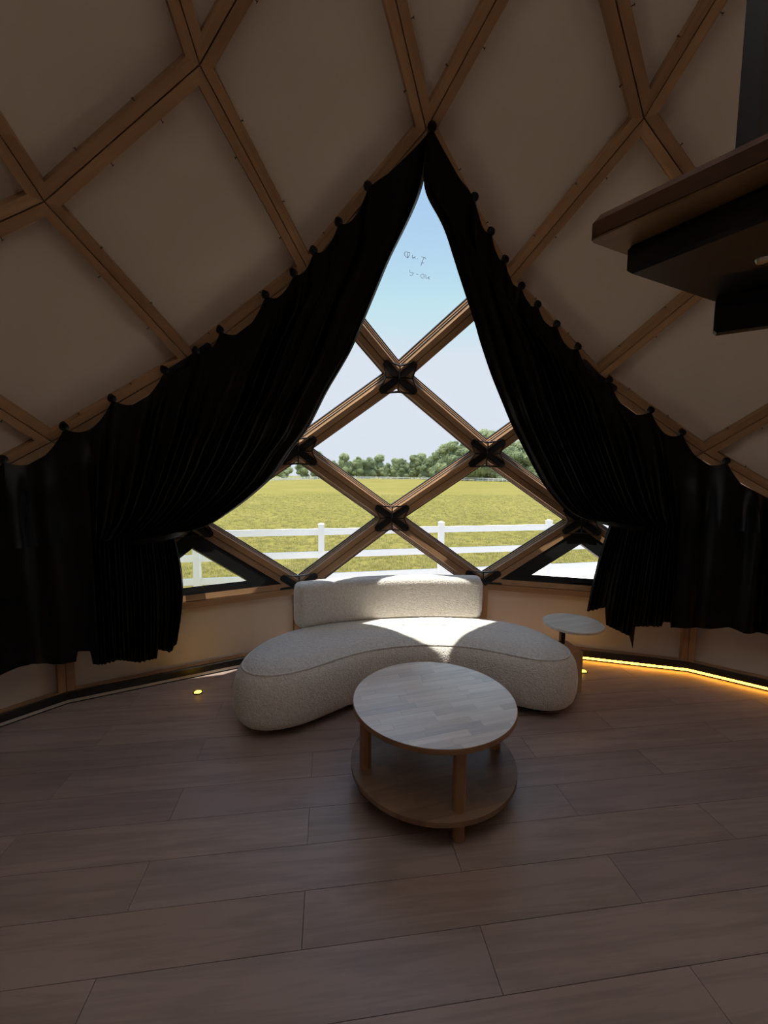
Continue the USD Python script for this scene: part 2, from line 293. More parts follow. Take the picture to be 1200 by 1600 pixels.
# windows, then the added fill-light cells
WIN = {}
for wi, ((k, m), lab) in enumerate(glazed.items()):
    P, O = cell(k, m), cell_out(k, m); ne = len(P); n = nrm_of(P)
    w = thing(f'window_{wi + 1}', lab, kind='structure'); WIN[(k, m)] = w
    if k > 6:
        boards(P, O, [0.022] * ne, 0.0, 0.098, PINES, w, 'frame_board')
        obj('pane', slab(P, O, 0.100, 0.104), MAT['opal'], w); continue
    boards(P, O, [0.050] * ne, 0.0, 0.050, PINES, w, 'frame_board', joint=0.0035)
    boards(P, O, [0.060] * ne, 0.050, 0.066, 'glazing_strip', w, 'glazing_strip')
    boards(P, O, [0.068] * ne, 0.066, 0.094, ['pine_0'], w, 'outer_frame')
    boards(P, O, [0.074] * ne, 0.094, 0.112, 'gasket', w, 'gasket')
    obj('pane', slab(P, O, 0.100, 0.106), MAT['glass'], w)
    if lab is None: tag(w, f'bare diamond window of the rear gable, row {k + 1}, {"middle" if abs(m) == 16 else ("left" if m > 0 else "right") + (" end" if abs(m) == 13 else "")}')
    if k == 0 and abs(m) == 2:          # opening sash
        Q = inset(P, [0.048, 0.050, 0.050])
        wd = [0.062, 0.115, 0.115]; R = inset(Q, wd)
        for i in range(3):
            j = (i + 1) % 3
            o = obj('sash', hull([x + n * d for x in (Q[i], Q[j], R[i], R[j]) for d in (0.008, 0.07)]), MAT['frame_black'], w)
            if i == 0: tag(o, 'black lower sash bar')
        mid = (Q[0] + Q[1]) / 2
        t = (Q[1] - Q[0]) / np.linalg.norm(Q[1] - Q[0]); u = np.cross(n, t); u = u if u[2] > 0 else -u
        obj('sash_handle', bar(mid + u * 0.03 - n * 0.012 - t * 0.07, mid + u * 0.03 - n * 0.012 + t * 0.07, 0.018, 0.02, n), MAT['steel_black'], w)
    if (k, m) == (4, 0):                # mirrored marker writing as it shows in the photograph
        strokes = [[(-0.0405, 0.1175), (-0.0322, 0.1239), (-0.0048, 0.1217), (-0.0032, 0.1081), (-0.0121, 0.0879), (-0.0238, 0.0911), (-0.039, 0.104), (-0.0405, 0.1175)], [(-0.0181, 0.1189), (-0.0168, 0.0896)], [(0.0174, 0.1075), (0.0166, 0.0956), (0.0275, 0.0824)], [(0.0197, 0.0899), (0.0305, 0.0945), (0.041, 0.1011)], [(0.0327, 0.0946), (0.0406, 0.0872)], [(0.0553, 0.0901), (0.058, 0.0871)], [(0.0821, 0.1016), (0.1177, 0.0939)], [(0.1011, 0.0969), (0.0912, 0.0704), (0.0858, 0.0439)], [(0.0889, 0.0702), (0.0995, 0.0608), (0.1055, 0.0672)], [(0.013, 0.0151), (0.0102, 0.0005), (0.0341, -0.0042)], [(0.0408, -0.0018), (0.0313, -0.0189), (0.0272, -0.0233), (0.0128, -0.02)], [(0.0582, -0.009), (0.0747, -0.0101)], [(0.0937, -0.0111), (0.1024, -0.0064), (0.1196, -0.0116), (0.1201, -0.0304), (0.1089, -0.0353), (0.0954, -0.0235), (0.0937, -0.0111)], [(0.1286, -0.009), (0.1351, -0.0359), (0.1502, -0.0266), (0.1611, -0.0205)], [(0.1502, -0.0266), (0.1616, -0.0385)]]
        uax = (P[1] - P[3]) / np.linalg.norm(P[1] - P[3]); vax = np.cross(uax, n); vax = vax if vax[2] > 0 else -vax
        wc = (P[1] + P[3]) / 2 + n * 0.098; ms = []
        for sk in strokes:
            pts = [wc + uax * x + vax * y for x, y in sk]
            if len(pts) == 2: pts = [pts[0], (pts[0] + pts[1]) / 2, pts[1]]
            ms.append(tube(pts, 0.0018, 5))
        tag(obj('marker_writing', join(ms), MAT['marker_ink'], w), 'faint mirrored handwriting in blue marker')

# knee wall
wall_names = {0: 'wall_back', -2: 'wall_back_left', 2: 'wall_back_right', -4: 'wall_left', 4: 'wall_right', -6: 'wall_front_left', 6: 'wall_front_right'}
rearw = []
for m in range(-14, 17, 2):
    P = [V(0, m - 1) * [1, 1, 0], V(0, m + 1) * [1, 1, 0], V(0, m + 1), V(0, m - 1)]; O = [vout(0, m - 1), vout(0, m + 1), vout(0, m + 1), vout(0, m - 1)]
    O = [o * [1, 1, 0] for o in O]
    if m not in wall_names: rearw.append(slab(P, O, 0, 0.1)); continue
    w = thing(wall_names[m], kind='structure')
    obj('infill_panel', slab(P, O, 0.05, 0.1), MAT['panel'], w)
    wl = [0.085, 0.045, 0.055, 0.045]
    n = nrm_of(P); Q = inset(P, wl); G = inset(P, [0.0, 0.002, 0.003, 0.002])
    for i, nm in enumerate(('bottom_rail', 'post', 'top_rail', 'post')):
        j = (i + 1) % 4
        mm = flat(hull([x for a in (i, j) for x in (G[a], P[a] + O[a] * 0.01, P[a] + O[a] * 0.055, Q[a], Q[a] + n * 0.055)])); seed[0] += 1
        obj(nm, mm, MAT[PINES[seed[0] % 3]], w, uv=board_uv(mm, P[j] - P[i], seed[0]))
obj('infill_panel', join(rearw), MAT['panel'], thing('wall_front', kind='structure'))

# node brackets
def bracket(k, m, lab):
    c = V(k, m); nb = []
    for dk, dm in ((1, 1), (1, -1), (-1, -1), (-1, 1)) if m > -2 or k != 3 else ((-1, -1), (-1, 1), (1, 1)):
        if k + dk < 0 or (abs(m + dm) > 5 - k - dk): continue      # no arm beyond the glazed gable
        nb.append(V(k + dk, m + dm))
    O = vout(k, m); n_in = -O / np.linalg.norm(O)
    t = thing('node_bracket', lab, 'metal bracket', group='black star brackets at the window bar crossings')
    L, W, T = 0.188, 0.029, 0.005; dirs = [(q - c) / np.linalg.norm(q - c) for q in nb]
    if k == 0: dirs += [(V(0, m - 2) - c) / np.linalg.norm(V(0, m - 2) - c), (V(0, m + 2) - c) / np.linalg.norm(V(0, m + 2) - c)]
    for q, d in enumerate(dirs):
        low = k == 0 and q >= 2; ln = L * (0.9 if low else 1)
        fl = []
        for sgn in ((1, -1) if not low else (1,)):
            b = np.cross(n_in, d) * sgn; b /= np.linalg.norm(b)
            if low: b = A([0, 0, 1.0])
            down = -0.18 if not low else 0.0       # each leaf follows its own cell's plane
            side = b + n_in * down * 0; side /= np.linalg.norm(side); ww = W if not low else 0.02
            pts = []
            for h in (0.002, 0.002 + T):
                for a, r_ in ((0.0, 0.0), (0.0, ww), (ln - ww * 0.6, ww), (ln - ww * 0.2, ww * 0.8), (ln, ww * 0.45), (ln, 0.0)):
                    pts.append(c + d * a + side * r_ + n_in * (h + 0.004 - 0.06 * r_ * (0 if low else 1)))
            fl.append(hull(pts))
        obj('arm', join(fl), MAT['steel_black'], t)
    up = dirs[:4] if k > 0 else dirs[:2]
    ang = up
    for i in range(len(ang)):
        if len(ang) < 4 and i == len(ang) - 1: break
        a, b = ang[i], ang[(i + 1) % len(ang)]
        bis = (a + b); bis /= np.linalg.norm(bis); cosb = a @ bis
        wpt = c + bis * (0.108 if cosb < 0.75 else 0.112) + n_in * 0.006
        ea = c + a * (L - 0.02) + (bis - (bis @ a) * a) / np.linalg.norm(bis - (bis @ a) * a) * W * 0.8 + n_in * 0.006
        eb = c + b * (L - 0.02) + (bis - (bis @ b) * b) / np.linalg.norm(bis - (bis @ b) * b) * W * 0.8 + n_in * 0.006
        web = [bar(ea, wpt, 0.008, 0.03, n_in), bar(eb, wpt, 0.008, 0.03, n_in), bar(c + n_in * 0.006, wpt, 0.008, 0.03, n_in)]
        obj('web', join(web), MAT['bracket_edge'], t)
for (k, m), lab in {(3, 0): 'black star bracket on the top bar crossing, sky all round it', (2, -1): 'black star bracket at the left curtain edge on the tree-line level', (2, 1): 'black star bracket right of centre in front of the tall trees',
                    (1, 0): 'black star bracket at the lowest full crossing, above the sofa middle', (1, -2): 'black star bracket at the left curtain tieback', (1, 2): 'black star bracket at the right curtain tieback',
                    (0, -1): 'black V bracket on the sill at the left end of the backrest', (0, 1): 'black V bracket on the sill at the right end of the backrest',
                    (3, -2): 'black star bracket on the left slope, half behind curtain loops', (3, 2): 'black star bracket on the right slope, half behind curtain loops'}.items():
    bracket(k, m, lab)

# ------------------------------------------------------------------ floor
R0 = RM * math.sin(math.pi * 9 / N)
ring16 = Polygon([(R0 * math.sin(m * math.pi / 16), R0 * math.cos(m * math.pi / 16)) for m in range(1, 32, 2)])
floor = thing('floor', kind='structure')
obj('subfloor', prism(np.array(ring16.buffer(0.1, join_style=2).exterior.coords)[:-1][::-1] if False else np.array(ring16.buffer(0.1, join_style=2).exterior.coords)[:-1], -0.15, -0.012), MAT['subfloor'], floor)
PL, PW, ang = 1.265, 0.2046, math.radians(0.75)
ca, sa = math.cos(ang), math.sin(ang)
def unrot(xy): return np.c_[xy[:, 0] * ca - xy[:, 1] * sa, xy[:, 0] * sa + xy[:, 1] * ca]
rot_ring = Polygon([(x * ca + y * sa, -x * sa + y * ca) for x, y in list(ring16.exterior.coords)[:-1]])
hid = []
for row in range(-30, 14):
    y0 = 1.8295 + row * PW
    x0 = -0.62 if row % 2 == 0 else 0.005
    for q in range(-5, 6):
        g = 0.0011
        r = rot_ring.intersection(sbox(x0 + q * PL + g, y0 + g, x0 + (q + 1) * PL - g, y0 + PW - g))
        if r.is_empty or r.area < 1e-4: continue
        xy = unrot(np.array(r.exterior.coords)[:-1])
        if Polygon(xy).exterior.is_ccw is False: xy = xy[::-1]
        if y0 < -0.2: hid.append(prism(xy, -0.012, 0.0)); continue
        m = flat(prism(xy, -0.012, 0.0)); sd = rng.uniform(0, 50)
        obj('plank', m, MAT[f'floor_oak_{rng.integers(5)}'], floor, uv=np.c_[m.vertices[:, 0] + sd, m.vertices[:, 1] + sd * 1.7])
m = flat(join(hid)); tag(obj('plank_rear', m, MAT['floor_oak_1'], floor, uv=m.vertices[:, :2] + 3.3), kind='stuff')

# ------------------------------------------------------------------ LED skirting strips and floor spots
def led(lab, ms, lit):
    t = thing('led_strip', lab, 'led strip', group=None)
    for m in ms:
        a, b = V(0, m - 1) * [1, 1, 0], V(0, m + 1) * [1, 1, 0]; n = nrm_of([a, b, b + A([0, 0, 1.0]), a + A([0, 0, 1.0])]); inn = -n
        o = math.tan(math.pi / 16)
        d = (b - a) / np.linalg.norm(b - a)
        def sec(off0, off1, za, zb):
            pts = []
            for off in (off0, off1):
                for z in (za, zb): pts += [a + inn * off + d * off * o + A([0, 0, z]), b + inn * off - d * off * o + A([0, 0, z])]
            return hull(pts)
        obj('channel', sec(0.001, 0.030, 0.030, 0.078), MAT['channel'], t)
        obj('channel_base', sec(0.001, 0.027, 0.0005, 0.008), MAT['channel'], t)
        obj('diffuser', sec(0.001, 0.026, 0.008, 0.030), MAT['led_lit' if lit else 'diffuser_off'], t)
    return t
led('glowing amber led strip along the floor under the right curtain', (2, 4, 6), True)
led('unlit led strip in black channel along the floor under the left curtain', (-2, -4, -6), False)
for x, y, lab in ((-1.521, 3.60, 'small lit round floor spot by the wall left of the sofa'), (1.50, 3.625, 'small lit round floor spot behind the side table')):
    t = thing('floor_spot', lab, 'floor light', (x, y, 0))
    obj('bezel', lathe([(0.034, 0.0005), (0.034, 0.004), (0.030, 0.006), (0.026, 0.006), (0.026, 0.0005), (0.034, 0.0005)], 32), MAT['steel_black'], t, smooth=30)
    obj('lens', lathe([(0.0, 0.0005), (0.0255, 0.0005), (0.0255, 0.005), (0.018, 0.010), (0.0, 0.012)], 24), MAT['spot_lit'], t, smooth=40)

# ------------------------------------------------------------------ curtains and their pegs
APEX = [0.022, 3.03, 3.56]
PEG_L = [[-.325, 3.209, 3.328], [-.5, 3.329, 3.178], [-.661, 3.432, 3.047], [-.795, 3.501, 2.93], [-.986, 3.538, 2.795], [-1.301, 3.599, 2.571], [-1.477, 3.643, 2.435], [-1.68, 3.623, 2.298], [-1.992, 3.556, 2.084], [-2.265, 3.502, 1.888], [-2.543, 3.366, 1.671], [-2.82, 3.17, 1.45], [-3.10, 2.92, 1.19], [-3.33, 2.58, .93]]
PEG_R = [[.338, 3.212, 3.323], [.491, 3.32, 3.189], [.632, 3.415, 3.069], [.792, 3.494, 2.939], [.933, 3.526, 2.833], [1.103, 3.558, 2.714], [1.301, 3.597, 2.573], [1.601, 3.643, 2.348], [1.921, 3.581, 2.117], [2.161, 3.534, 1.945], [2.457, 3.43, 1.728], [2.78, 3.21, 1.48], [3.08, 2.94, 1.21], [3.33, 2.58, .93]]
EDGE_L = [(-.0043, 3.50), (-.005, 3.395), (-.0058, 3.293), (-.0225, 3.178), (-.0585, 2.962), (-.0751, 2.826), (-.0973, 2.639), (-.1181, 2.455), (-.1599, 2.194), (-.1951, 1.908), (-.2189, 1.803), (-.2576, 1.56), (-.309, 1.38), (-.3698, 1.21), (-.4032, 1.173), (-.4272, 1.17)]
EDGE_R = [(-.0043, 3.50), (-.0038, 3.395), (-.0037, 3.301), (.0476, 3.149), (.1006, 2.855), (.1301, 2.669), (.169, 2.382), (.1968, 2.197), (.2255, 2.004), (.2639, 1.755), (.3011, 1.515), (.3426, 1.331), (.3749, 1.249), (.4052, 1.232), (.433, 1.236)]
HEM_L = [(-.428, .361), (-.4401, .289), (-.4592, .33), (-.4618, .265), (-.4906, .261), (-.5176, .308), (-.5423, .303), (-.5560, .325), (-.5578, .414), (-.5747, .428), (-.5771, .361), (-.6063, .379), (-.6313, .422), (-.6462, .416), (-.668, .385), (-.72, .36), (-.78, .40), (-.9, .37), (-1.1, .38)]
HEM_R = [(.3998, .469), (.4327, .522), (.4356, .376), (.4794, .301), (.4864, .197), (.4880, .386), (.533, .414), (.5345, .457), (.5461, .459), (.5478, .414), (.6268, .47), (.6361, .482), (.6576, .46), (.6925, .48), (.75, .46), (.83, .49), (.95, .45), (1.1, .46)]
def curtain(lab, sg, pegs, edge, hem, tail):
    pts = [A(APEX)] + [A(p) for p in pegs]; nseg = len(pts) - 1; per = 44
    E = A(edge); dE = np.r_[0, np.cumsum(np.hypot(np.diff(E[:, 0]) * 3.7, np.diff(E[:, 1])))]; dE /= dE[-1]
    nt1, nt2 = 90, 50
    tau = np.linspace(0, 1, nt1)
    th_e, z_e = np.interp(tau, dE, E[:, 0]), np.interp(tau, dE, E[:, 1])
    for _ in range(6):                   # soften the measured polyline
        th_e[1:-1] = (th_e[:-2] + 2 * th_e[1:-1] + th_e[2:]) / 4; z_e[1:-1] = (z_e[:-2] + 2 * z_e[1:-1] + z_e[2:]) / 4
    thG, zG = E[-1]
    a = (th_e - thG) / (th_e[0] - thG); b = (z_e - zG) / (z_e[0] - zG)
    S = np.arange(nseg * per + 1) / per
    tops = []
    for s_ in S:
        i = min(int(s_), nseg - 1); t = s_ - i
        p = pts[i] * (1 - t) + pts[i + 1] * t; ln = np.linalg.norm(pts[i + 1] - pts[i])
        sag = min(0.085, 0.24 * ln) * (4 * t * (1 - t)) ** 0.8 * (1 + 0.35 * math.sin(2.3 * i + 1))
        dz_ = max(0.0, pts[i][2] - pts[i + 1][2]); sag = min(0.10, dz_ * ((1 - t) - (1 - t) ** 2.4) * 1.05 + 0.10 * ln * 4 * t * (1 - t))
        if i == 0: sag *= 0.25
        p = p - A([0, 0, sag + 0.012]); r = math.hypot(p[0], p[1])
        tops.append((math.atan2(p[0], p[1]), p[2], r - 0.012))
    T = A(tops); thT, zT, rT = T.T
    thT[0] = th_e[0]; zT[0] = z_e[0]; rT[0] = 3.0
    thb = thG + sg * 0.12
    sb = S[np.argmin(np.abs(thT * sg - thb * sg))]
    frac = np.clip(S / sb, 0, 1)
    g = 1 - np.clip((S - sb * 0.86) / (sb * 0.14), 0, 1); g = g * g * (3 - 2 * g)
    th_tie = thG + sg * 0.12 * frac; th_tie = np.where(S > sb, thT, th_tie)
    z_tie = np.minimum(zG - 0.03 * frac, zT - 0.05)
    def hemz(x): return np.interp(x * sg, A(hem)[:, 0] * sg, A(hem)[:, 1])
    th_hem = np.where(S > sb, thT, hem[0][0] + (thb - hem[0][0]) * frac)
    z_hem = hemz(th_hem)
    R = 4.055
    rows = []
    ph = 2 * np.pi * 2.0 * S + 1.5 * np.sin(S * 2.1) + 0.9 * np.sin(S * 5.3 + 1)
    amp_s = 0.75 + 0.35 * np.sin(S * 1.7 + 0.5)
    for i in range(nt1):
        thg = th_tie + (thT - th_tie) * a[i]
        th = g * thg + (1 - g) * (thT + (th_tie - thT) * (1 - b[i]))
        z = z_tie + (zT - z_tie) * b[i]
        bb = b[i]; r = rT * bb + R * (1 - bb) + 0.16 * math.sin(math.pi * np.clip(1 - bb, 0, 1)) * np.clip((3.9 - rT) / 0.9, 0, 1)
        u = 1 - np.clip(bb, 0, 1)
        amp = (0.006 + 0.026 * min(1, u * 2.2)) * amp_s * np.clip(0.45 + 0.8 * S / 2, 0.45, 1)
        r = r + amp * (1 - 0.5 * g * u) * np.sin(ph + 0.5 * u) - 0.03 * u * g
        rows.append((th, z, r, u))
    for i in range(1, nt2 + 1):
        v = i / nt2
        th = th_tie + (th_hem - th_tie) * v + tail * math.sin(math.pi * v) * (1 - frac) ** 2
        z = z_tie + (z_hem - z_tie) * v
        ph2 = ph * (1 - 0.0 * v)
        r = R + (0.032 - 0.010 * v) * amp_s * (1 - 0.5 * g) * np.sin(ph2 + 0.5 + 0.6 * v) - 0.03 * g * (1 - v) - 0.012 * v
        rows.append((th, z, r, 1 + v))
    th, z, r = (np.array([q[k] for q in rows]) for k in range(3))
    nz = meshkit.fbm(np.stack([th * 9, z * 3.0, np.full_like(th, sg * 5.0)], -1), 3)
    r = r + (nz - 0.5) * 0.05 * np.clip(np.array([q[3] for q in rows])[:, None] * 3, 0, 1)
    v3 = np.stack([r * np.sin(th), r * np.cos(th), z], -1)
    ni, nj = th.shape
    idx = np.arange(ni * nj).reshape(ni, nj)
    q = np.stack([idx[:-1, :-1], idx[:-1, 1:], idx[1:, 1:], idx[1:, :-1]], -1).reshape(-1, 4)
    uv = np.stack(np.broadcast_arrays(S[None] * 0.3, np.array([x[3] for x in rows])[:, None] * 1.3), -1).reshape(-1, 2)
    t = thing('curtain', lab, 'curtain')
    obj('drape', (v3.reshape(-1, 3), q), MAT['curtain'], t, smooth=True, uv=uv)
    # tieback strap round the gathered edge
    band = []
    for k in range(13):
        f = k / 12; tt = thG + sg * (-0.02 + 0.10 * f); rr = 4.15 - 0.20 * math.sin(math.pi * min(1, f * 1.0)) ** 0.6
        band.append(A([rr * math.sin(tt), rr * math.cos(tt), zG - 0.005 - 0.05 * f]))
    band = A(band); bv = np.vstack([band + A([0, 0, 0.018]), band - A([0, 0, 0.018])]); nb = len(band)
    bv = np.vstack([bv, bv * A([0.9985, 0.9985, 1])])
    bf = []
    for k in range(nb - 1):
        bf += [[k, k + 1, nb + k + 1, nb + k], [2 * nb + k, 3 * nb + k, 3 * nb + k + 1, 2 * nb + k + 1]]
    obj('tieback', (bv, bf), MAT['curtain'], t, smooth=True)
curtain('long black curtain looped on pegs down the left slope, tied back left of the window', -1, PEG_L, EDGE_L, HEM_L, 0.012)
curtain('long black curtain looped on pegs down the right slope, tied back right of the window', 1, PEG_R, EDGE_R, HEM_R, -0.004)
def peg_normal(p):
    best = None
    for k in range(1, 7):
        for m in range(-6, 7):
            if (k + m) % 2 or (k, m) in glazed: continue
            P = cell(k, m); n = nrm_of(P); d = abs((p - P[0]) @ n + 0.05) + np.linalg.norm(np.mean(P, 0) - p) * 0.02
            if best is None or d < best[0]: best = (d, n)
    return best[1]
def peg(p, lab, group):
    p = A(p); n = peg_normal(p); z = -n; x = np.cross([0, 0, 1], z); x /= np.linalg.norm(x); y = np.cross(z, x)
    M = np.eye(4); M[:3, :3] = A([x, y, z]).T; M[:3, 3] = p
    t = thing('curtain_peg', lab, 'curtain peg', group=group)
    a = np.linspace(-np.pi / 2, np.pi / 2, 13)
    kn = lathe([(0.027 * math.cos(v), 0.027 * math.sin(v)) for v in a], 24); kn.apply_transform(M)
    stem = lathe([(0, -0.051), (0.016, -0.051), (0.016, -0.047), (0.008, -0.044), (0.008, -0.015), (0, -0.015)], 16); stem.apply_transform(M)
    obj('knob', kn, MAT['peg_black'], t, smooth=True); obj('stem', stem, MAT['peg_black'], t, smooth=30)
peg(APEX, 'black ball peg at the very top where both curtains meet', None)
for side, ps in (('left', PEG_L[:11]), ('right', PEG_R[:11])):
    for i, p in enumerate(ps):
        peg(p, f'black ball peg on the {side} slope holding the curtain, {ORD[i]} below the top peg', f'curtain pegs on the {side} slope')

# ------------------------------------------------------------------ sofa
def spline(pts, n, closed=True):
    from scipy.interpolate import CubicSpline
    p = np.asarray(pts, float); p = np.vstack([p, p[:1]]) if closed else p
    t = np.r_[0, np.cumsum(np.linalg.norm(np.diff(p, axis=0), axis=1) ** 0.5)]
    cs = CubicSpline(t, p, bc_type='periodic' if closed else 'natural')
    return cs(np.linspace(0, t[-1], n, endpoint=not closed))
OUT = [(-1.165, 3.14), (-1.07, 2.985), (-.90, 2.935), (-.66, 3.01), (-.40, 3.18), (-.1, 3.275), (.2, 3.275), (.45, 3.19), (.66, 3.05), (.84, 2.965), (1.02, 2.99), (1.13, 3.12), (1.145, 3.28), (1.10, 3.48), (.98, 3.68), (.78, 3.83), (.42, 3.93), (0, 3.95), (-.4, 3.92), (-.75, 3.82), (-.99, 3.64), (-1.13, 3.40)]
outl = spline(OUT, 260)
sp = spline([(-.86, 3.30), (-.55, 3.47), (-.2, 3.585), (.1, 3.60), (.4, 3.545), (.65, 3.44), (.84, 3.31)], 200, False)
near = sp[np.argmin(((outl[:, None] - sp[None]) ** 2).sum(-1), 1)]
for _ in range(25): near = (np.roll(near, 1, 0) + 2 * near + np.roll(near, -1, 0)) / 4
dist = np.linalg.norm(near - outl, axis=1, keepdims=True)
tn = np.roll(outl, -1, 0) - np.roll(outl, 1, 0); nn = np.c_[-tn[:, 1], tn[:, 0]]; nn /= np.linalg.norm(nn, axis=1, keepdims=True)
if ((near - outl) * nn).sum() < 0: nn = -nn
def ring_at(d):                          # moved in by d metres, first along the normal and then towards the spine
    d1 = min(d, 0.06); p = outl + nn * d1
    q = near - p; L = np.linalg.norm(q, axis=1, keepdims=True)
    return p + q * np.clip((d - d1) / np.maximum(L, 1e-6), 0, 1)
def loft(profile, cap):
    rings = [np.c_[ring_at(d), np.full(len(outl), z)] for d, z in profile]
    for f, z in cap:
        last = ring_at(profile[-1][0]); rings.append(np.c_[last + (near - last) * f, np.full(len(outl), z)])
    v = np.vstack(rings); n = len(outl); F = []
    for i in range(len(rings) - 1):
        k = np.arange(n); F.append(np.stack([i * n + k, i * n + (k + 1) % n, (i + 1) * n + (k + 1) % n, (i + 1) * n + k], -1))
    m = trimesh.Trimesh(v, np.vstack([np.vstack(F)[:, [0, 1, 2]], np.vstack(F)[:, [0, 2, 3]]]), process=False); m.fix_normals(); return m
sofa = thing('sofa', 'curved cream boucle sofa with low backrest under the window', 'sofa')
body = loft([(0.11, 0.05), (0.07, 0.052), (0.04, 0.065), (0.018, 0.095), (0.004, 0.15), (0.0, 0.22), (0.006, 0.29), (0.02, 0.345), (0.038, 0.375), (0.055, 0.392), (0.07, 0.405), (0.09, 0.418)], [(0.1, 0.432), (0.25, 0.443), (0.5, 0.452), (0.8, 0.456), (1.0, 0.457)])
und = loft([(0.11, 0.05)], [(0.5, 0.05), (1.0, 0.05)])
body = join([body, und])
body.vertices += (meshkit.fbm(body.vertices * 70, 2)[:, None] - 0.5) * 0.004 * np.where(body.vertices[:, 2:3] > 0.06, 1, 0)
obj('seat', body, MAT['boucle'], sofa, smooth=True)
rp = ring_at(0.060); obj('piping', tube(np.vstack([np.c_[rp, np.full(len(rp), 0.398)], [[*rp[0], 0.398]]]), 0.007, 8), MAT['boucle'], sofa, smooth=True)
pl = loft([(0.14, 0.0), (0.14, 0.052)], [(1.0, 0.052)]); obj('plinth', pl, MAT['channel'], sofa)
arc = spline([(-.80, 3.635), (-.5, 3.735), (-.08, 3.79), (.3, 3.785), (.665, 3.72)], 80, False)
at = np.gradient(arc, axis=0); at /= np.linalg.norm(at, axis=1, keepdims=True); an = np.c_[-at[:, 1], at[:, 0]]
an = np.where(an[:, 1:2] < 0, -an, an)
dd = np.r_[0, np.cumsum(np.linalg.norm(np.diff(arc, axis=0), axis=1))]; Lb = dd[-1]
prof = []
def rr(w, h, r, n=8):
    o = []
    for cx, cz, a0 in ((w - r, r, -90), (w - r, h - r, 0), (r, h - r, 90), (r, r, 180)):
        for k in range(n + 1):
            a_ = math.radians(a0 + 90 * k / n); o.append((cx + r * math.cos(a_), cz + r * math.sin(a_)))
    return A(o)
TH, HB = 0.17, 0.345
sec_ = rr(TH, HB, 0.05)
rings = []
for k in range(len(arc)):
    e = min(dd[k], Lb - dd[k]); R_ = 0.055
    s_in = R_ - math.sqrt(max(0, R_ ** 2 - max(0, R_ - e) ** 2))
    q = sec_.copy(); ctr = A([TH / 2, HB / 2]); q = ctr + (q - ctr) * A([1 - 2 * s_in / TH * 0.95, 1 - 2 * s_in / HB * 0.95])
    lean = -0.008 * q[:, 1] / HB
    rings.append(np.c_[arc[k] + an[k] * (q[:, :1] + lean[:, None]), 0.425 + q[:, 1]])
v = np.vstack(rings); n = len(sec_); F = []
for i in range(len(rings) - 1):
    k = np.arange(n); F.append(np.stack([i * n + k, i * n + (k + 1) % n, (i + 1) * n + (k + 1) % n, (i + 1) * n + k], -1))
F = np.vstack(F); F = np.vstack([F[:, [0, 1, 2]], F[:, [0, 2, 3]], [[0, k, k + 1] for k in range(1, n - 1)], [[len(v) - n, len(v) - n + k + 1, len(v) - n + k] for k in range(1, n - 1)]])
bk = trimesh.Trimesh(v, F, process=False); bk.fix_normals()
obj('backrest', bk, MAT['boucle'], sofa, smooth=50)

# ------------------------------------------------------------------ coffee table
def staved_disc(parent, c, r, za, zb, mats, ang_deg, w, seedv, first='stave'):
    rg = np.random.default_rng(seedv); a = math.radians(ang_deg); disc = Point(0, 0).buffer(r, 48)
    nr = int(math.ceil(2 * r / w))
    for i in range(nr):
        y0 = -nr * w / 2 + i * w; x = -r - rg.uniform(0, 0.3)
        while x < r:
            ln = rg.uniform(0.20, 0.36); g = 0.00025
            p = disc.intersection(sbox(x + g, y0 + g, x + ln - g, y0 + w - g)); x += ln
            if p.is_empty or p.area < 1e-5 or p.geom_type != 'Polygon': continue
            q = np.array(p.exterior.coords)[:-1]
            if not p.exterior.is_ccw: q = q[::-1]
            xy = np.c_[q[:, 0] * math.cos(a) - q[:, 1] * math.sin(a), q[:, 0] * math.sin(a) + q[:, 1] * math.cos(a)] + A(c)
            m = flat(prism(xy, za, zb)); sd = rg.uniform(0, 40)
            lo = np.c_[(m.vertices[:, 0] - c[0]) * math.cos(a) + (m.vertices[:, 1] - c[1]) * math.sin(a), -(m.vertices[:, 0] - c[0]) * math.sin(a) + (m.vertices[:, 1] - c[1]) * math.cos(a)]
            obj('stave', m, MAT[mats[rg.integers(len(mats))]], parent, uv=lo + sd)
TC = (-0.0254, 2.542)
table = thing('coffee_table', 'round two-tier wooden coffee table with staved top in front of the sofa', 'coffee table')
top = thing('tabletop', parent=table)
staved_disc(top, TC, 0.411, 0.436, 0.46, ['stave_0', 'stave_1', 'stave_3', 'stave_0', 'stave_1', 'stave_2', 'stave_4', 'stave_5'], 10.0, 0.045, 5)
obj('edge_band', lathe([(0.409, 0.434), (0.4125, 0.434), (0.4145, 0.437), (0.4145, 0.457), (0.4125, 0.4600), (0.4112, 0.4600), (0.409, 0.434)], 96, (*TC, 0)), MAT['table_edge'], table, smooth=30)
shelf = thing('lower_shelf', parent=table)
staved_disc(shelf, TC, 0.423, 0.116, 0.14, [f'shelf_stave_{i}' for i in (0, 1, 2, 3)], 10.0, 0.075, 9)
for k, q in enumerate((-84.4, 5.6, 95.6, 185.6)):
    x, y = TC[0] + 0.354 * math.cos(math.radians(q)), TC[1] + 0.354 * math.sin(math.radians(q))
    m = flat(lathe([(0, 0.0), (0.026, 0.0), (0.029, 0.004), (0.029, 0.436), (0, 0.436)], 28, (x, y, 0)))
    obj('leg', m, MAT['table_leg'], table, uv=np.c_[m.vertices[:, 2], np.arctan2(m.vertices[:, 1] - y, m.vertices[:, 0] - x) * 0.03 + k])

